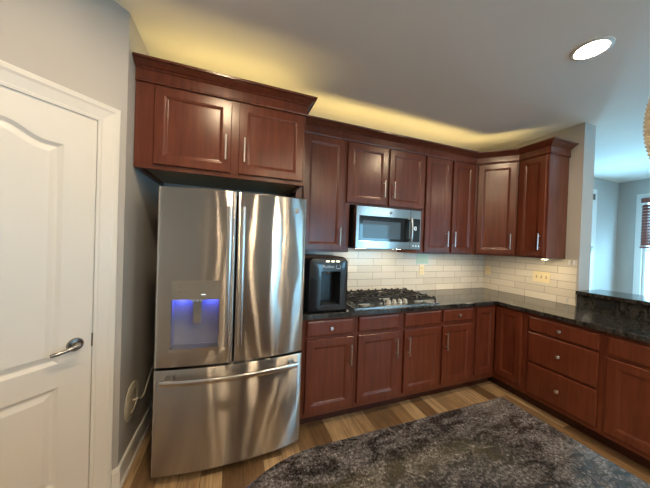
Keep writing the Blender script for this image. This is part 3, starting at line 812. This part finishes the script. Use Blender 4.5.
# ------------------------------------------------------------------ countertop water dispenser
wd = thing('water_dispenser', 'charcoal countertop water dispenser beside the fridge', 'water dispenser', (-2.515, -.26, .9145))
WW, WDp, WH = .172, .365, .440
def tower(hole):
    """rounded tower with a front alcove: outline extruded in y, hole on the front skin"""
    bm = bmesh.new()
    def outline(ins):
        r = .055-ins*.6; w = WW-ins; top = WH-ins
        pts = [(-w, .0+ins), (w, .0+ins)]
        for i in range(9):
            a = PI/2*i/8; pts.append((w-r+r*math.cos(a), top-r+r*math.sin(a)))
        for i in range(9):
            a = PI/2+PI/2*i/8; pts.append((-w+r+r*math.cos(a), top-r+r*math.sin(a)))
        return pts
    prev = None; loops = []
    for ins, y in ((.006, 0), (0, -.006), (0, -WDp+.035), (.004, -WDp+.016), (.012, -WDp+.004), (.022, -WDp)):
        r = [bm.verts.new((x, y, z)) for x, z in outline(ins)]
        if prev is None: bm.faces.new(r)
        else:
            for i in range(len(r)): bm.faces.new((prev[i], prev[(i+1) % len(r)], r[(i+1) % len(r)], r[i]))
        prev = r
    def es(l): return [bm.edges.get((l[i], l[(i+1) % len(l)])) or bm.edges.new((l[i], l[(i+1) % len(l)])) for i in range(len(l))]
    e = es(prev); x0, x1, z0, z1 = hole
    hp = [(x0, z0), (x1, z0), (x1, z1), (x0, z1)]
    h1 = [bm.verts.new((x, -WDp, z)) for x, z in hp]; h2 = [bm.verts.new((x+(.012 if x < 0 else -.012), -WDp+.13, z)) for x, z in hp]
    e += es(h1)
    bmesh.ops.triangle_fill(bm, use_beauty=True, edges=e)
    for i in range(4): bm.faces.new((h1[i], h1[(i+1) % 4], h2[(i+1) % 4], h2[i]))
    bm.faces.new(h2)
    return bm
HO = (-.066, .098, .052, .325)
obj('body', tower(HO), M['wd_body'], wd, smooth=True)
obj('alcove_lining', B((HO[0]+.0125, HO[1]-.0125, -WDp+.1275, -WDp+.1295, HO[2]+.001, HO[3]-.001)), M['wd_dark'], wd)
obj('drip_tray', B((HO[0]+.006, HO[1]-.006, -WDp-.006, -WDp+.11, HO[2]+.0005, HO[2]+.012)), M['wd_dark'], wd, bev=.002)
bm = bmesh.new(); lathe(bm, [(.016, HO[3]-.0005), (.015, HO[3]-.018), (.008, HO[3]-.028)], 16, 'z', (.012, -WDp+.06, 0)); obj('spout', bm, M['nickel'], wd, smooth=True)
for i in range(3):
    x = -.030+.043*i
    obj('button', B((x, x+.030, -WDp-.0012, -WDp+.004, .3985, .4095)), M['lit'], wd, bev=.003)
fc_ = bpy.data.curves.new('logo', 'FONT'); fc_.body = 'Avalon'; fc_.size = .036; fc_.extrude = .0006
tmp = bpy.data.objects.new('logo_text', fc_); C.objects.link(tmp)
dg = bpy.context.evaluated_depsgraph_get(); me = bpy.data.meshes.new_from_object(tmp.evaluated_get(dg)); bpy.data.objects.remove(tmp)
me.materials.clear(); me.materials.append(M['print'])
lg = bpy.data.objects.new('logo', me); C.objects.link(lg); lg.parent = wd; lg.location = (-.060, -WDp-.0008, .352); lg.rotation_euler = (PI/2, 0, 0)
bm = bmesh.new(); tube(bm, [(.076+.019*math.cos(a), -WDp-.001, .362+.016*math.sin(a)) for a in [2.2+.42*k for k in range(13)]], .0018, 5)
obj('emblem', bm, M['print'], wd)

# ------------------------------------------------------------------ outlets, switch, small things
def plate(name, label, cat, loc, rotz, w, h, gangs, mat=None, dark=False):
    t = thing(name, label, cat, loc, rotz); m = mat or M['almond']
    bm = bmesh.new(); box(bm, -w/2, w/2, -.006, 0, -h/2, h/2); obj('plate', bm, m, t, bev=.002)
    for gx, kind in gangs:
        if kind == 'outlet':
            for s in (-1, 1):
                bm = bmesh.new(); lathe(bm, [(.0155, -.0062), (.015, -.0085)], 18, 'y', (gx, 0, s*.021)); f = obj('socket', bm, m, t, smooth=True)
                obj('slot', B((gx-.007, gx-.0045, -.0092, -.0086, s*.021-.003, s*.021+.006), (gx+.0045, gx+.007, -.0092, -.0086, s*.021-.003, s*.021+.006), (gx-.002, gx+.002, -.0092, -.0086, s*.021-.011, s*.021-.007)), M['slot'] if not dark else M['gasket'], f)
        elif kind == 'flat':
            for s in (-1, 1):
                f = obj('socket', B((gx+s*.021-.0155, gx+s*.021+.0155, -.0085, -.0062, -.016, .016)), m, t, bev=.002)
        else:
            obj('toggle_surround', B((gx-.006, gx+.006, -.0075, -.0062, -.013, .013)), M['slot'], t)
            obj('toggle', B((gx-.004, gx+.004, -.018, -.0062, -.002, .008)), m, t, bev=.001)
    return t
plate('wall_outlet', 'almond outlet on the tiles right of the cooktop', 'outlet', (-1.066, -.0085, 1.168), 0, .072, .117, [(0, 'outlet')])
plate('wall_outlet', 'almond outlet on the tiles in the corner', 'outlet', (-.0085, -.075, 1.166), -PI/2, .072, .117, [(0, 'outlet')])
plate('light_switch', 'wide almond triple switch plate under the right wall cabinet', 'switch', (-.0085, -.690, 1.163), -PI/2, .164, .117, [(-.046, 'toggle'), (0, 'toggle'), (.046, 'toggle')])
plate('bar_outlet', 'black horizontal outlet in the granite splash under the bar', 'outlet', (-.0215, -1.205, .985), -PI/2, .118, .080, [(0, 'flat')], M['black'], True)
cd_ = tag(obj('mint_patch', B((-1.150, -.968, -.0135, -.0088, 1.305, 1.366), (-1.150, -.968, -.0125, -.0088, 1.242, 1.3045)), plain('pale_mint', (.50, .68, .58), .3), bev=.002), 'pale mint patch on the tiles above the almond outlet', 'card')  # thin mint slab standing in for a pale green patch on the tiles
# two small white hooks at the end of the tiles and one near the worktop
def hook(loc, label, group=None):
    t = thing('wall_hook', label, 'hook', loc, -PI/2, group)
    obj('hook_plate', B((-.008, .008, -.005, 0, -.022, .022)), M['white_plastic'], t, bev=.003)
    bm = bmesh.new(); tube(bm, [(0, -.005, .008), (0, -.016, .006), (0, -.020, -.008), (0, -.016, -.018), (0, -.020, -.022)], .004, 8); obj('prong', bm, M['white_plastic'], t, smooth=True)
hook((-.0085, -.928, 1.345), 'small white hook on the end tiles, nearer the wall cabinet', 'hooks on the end tiles')
hook((-.0085, -.966, 1.345), 'small white hook on the end tiles, nearer the wall edge', 'hooks on the end tiles')
hook((-.0085, -.925, .962), 'small white hook low on the tiles just above the worktop')
# puck light under the right cabinet
pk = thing('puck_light', 'small warm puck light under the right wall cabinet', 'light', (-.17, -.80, UZ0-.0005))
bm = bmesh.new(); lathe(bm, [(.034, 0), (.034, -.012), (.027, -.015)], 24); obj('housing', bm, M['white_plastic'], pk, smooth=True)
bm = bmesh.new(); lathe(bm, [(.025, -.0155), (.024, -.017)], 24); obj('lens', bm, M['puck'], pk)
# round plate and water line beside the fridge
ws = thing('water_line_plate', 'round white wall plate with water line beside the fridge', 'wall plate', (-3.8195, -.515, .40), 0)
bm = bmesh.new(); lathe(bm, [(.118, 0), (.118, .004), (.108, .009), (.070, .011), (.066, .005), (.004, .004)], 36, 'x'); obj('plate', bm, M['plate_white'], ws, smooth=True)
bm = bmesh.new(); tube(bm, [(.005, 0, 0), (.03, .005, .005), (.04, .05, -.02), (.035, .12, -.03), (.03, .20, .0), (.03, .30, .06)], .006, 8); obj('hose', bm, M['plate_white'], ws, smooth=True)

# ------------------------------------------------------------------ ceiling lamps and pendant
def recessed(x, y, label, group='recessed ceiling lamps'):
    t = thing('recessed_light', label, 'light', (x, y, H-.0005), 0, group)
    bm = bmesh.new(); lathe(bm, [(.098, 0), (.097, -.006), (.080, -.009), (.072, -.004), (.072, 0)], 36, cap=False); obj('trim_ring', bm, M['white_plastic'], t, smooth=True)
    bm = bmesh.new(); lathe(bm, [(.0715, -.001), (.0715, -.006), (.05, -.0075), (.002, -.008)], 36); obj('lens', bm, M['lens'], t, smooth=True)
recessed(-1.15, -1.525, 'round recessed ceiling lamp above the corner counter', None)
recessed(-3.36, -1.5, 'round recessed ceiling lamp in front of the fridge', None)
recessed(-2.15, -2.75, 'round recessed ceiling lamp over the middle of the kitchen', None)
recessed(-1.5, -3.6, 'round recessed ceiling lamp behind the sink end of the island', None)
recessed(-2.62, -3.6, 'round recessed ceiling lamp behind the camera on the pantry side', None)
for i, (x, y) in enumerate(((-4.1, -5.3), (-2.3, -5.3), (-.4, -5.3), (1.4, -5.3), (1.6, -3.2))):  # unseen lamps added to light the tiles from the front
    recessed(x, y, 'round recessed ceiling lamp added behind the camera as frontal fill', 'added fill lamps in the living area')
pn = thing('pendant_light', 'oval beaded crystal pendant lamp hanging over the island edge', 'light', (-2.4165, -2.306, 1.724))
bm = bmesh.new(); nb = 2000; ga = PI*(3-math.sqrt(5))
for i in range(nb):
    zz = 1-2*(i+.5)/nb; rr = math.sqrt(1-zz*zz); a = ga*i
    c = Vector((.128*rr*math.cos(a), .128*rr*math.sin(a), .175*zz))
    vs = [bm.verts.new(c+Vector(d)*.0062) for d in ((1, 0, 0), (0, 1, 0), (-1, 0, 0), (0, -1, 0), (0, 0, 1.25), (0, 0, -1.25))]
    for k in range(4): bm.faces.new((vs[k], vs[(k+1) % 4], vs[4])); bm.faces.new((vs[(k+1) % 4], vs[k], vs[5]))
obj('shade', bm, M['crystal'], pn)
bm = bmesh.new(); lathe(bm, [(.004, -.05), (.022, -.035), (.028, 0), (.018, .035), (.013, .06)], 16); obj('bulb', bm, M['bulb'], pn, smooth=True)
bm = bmesh.new(); tube(bm, [(0, 0, .06), (0, 0, .98)], .003, 6); obj('cord', bm, M['dark_nickel'], pn)
bm = bmesh.new(); lathe(bm, [(.06, 1.0045), (.06, .99), (.02, .975)], 24); obj('canopy', bm, M['dark_nickel'], pn, smooth=True)
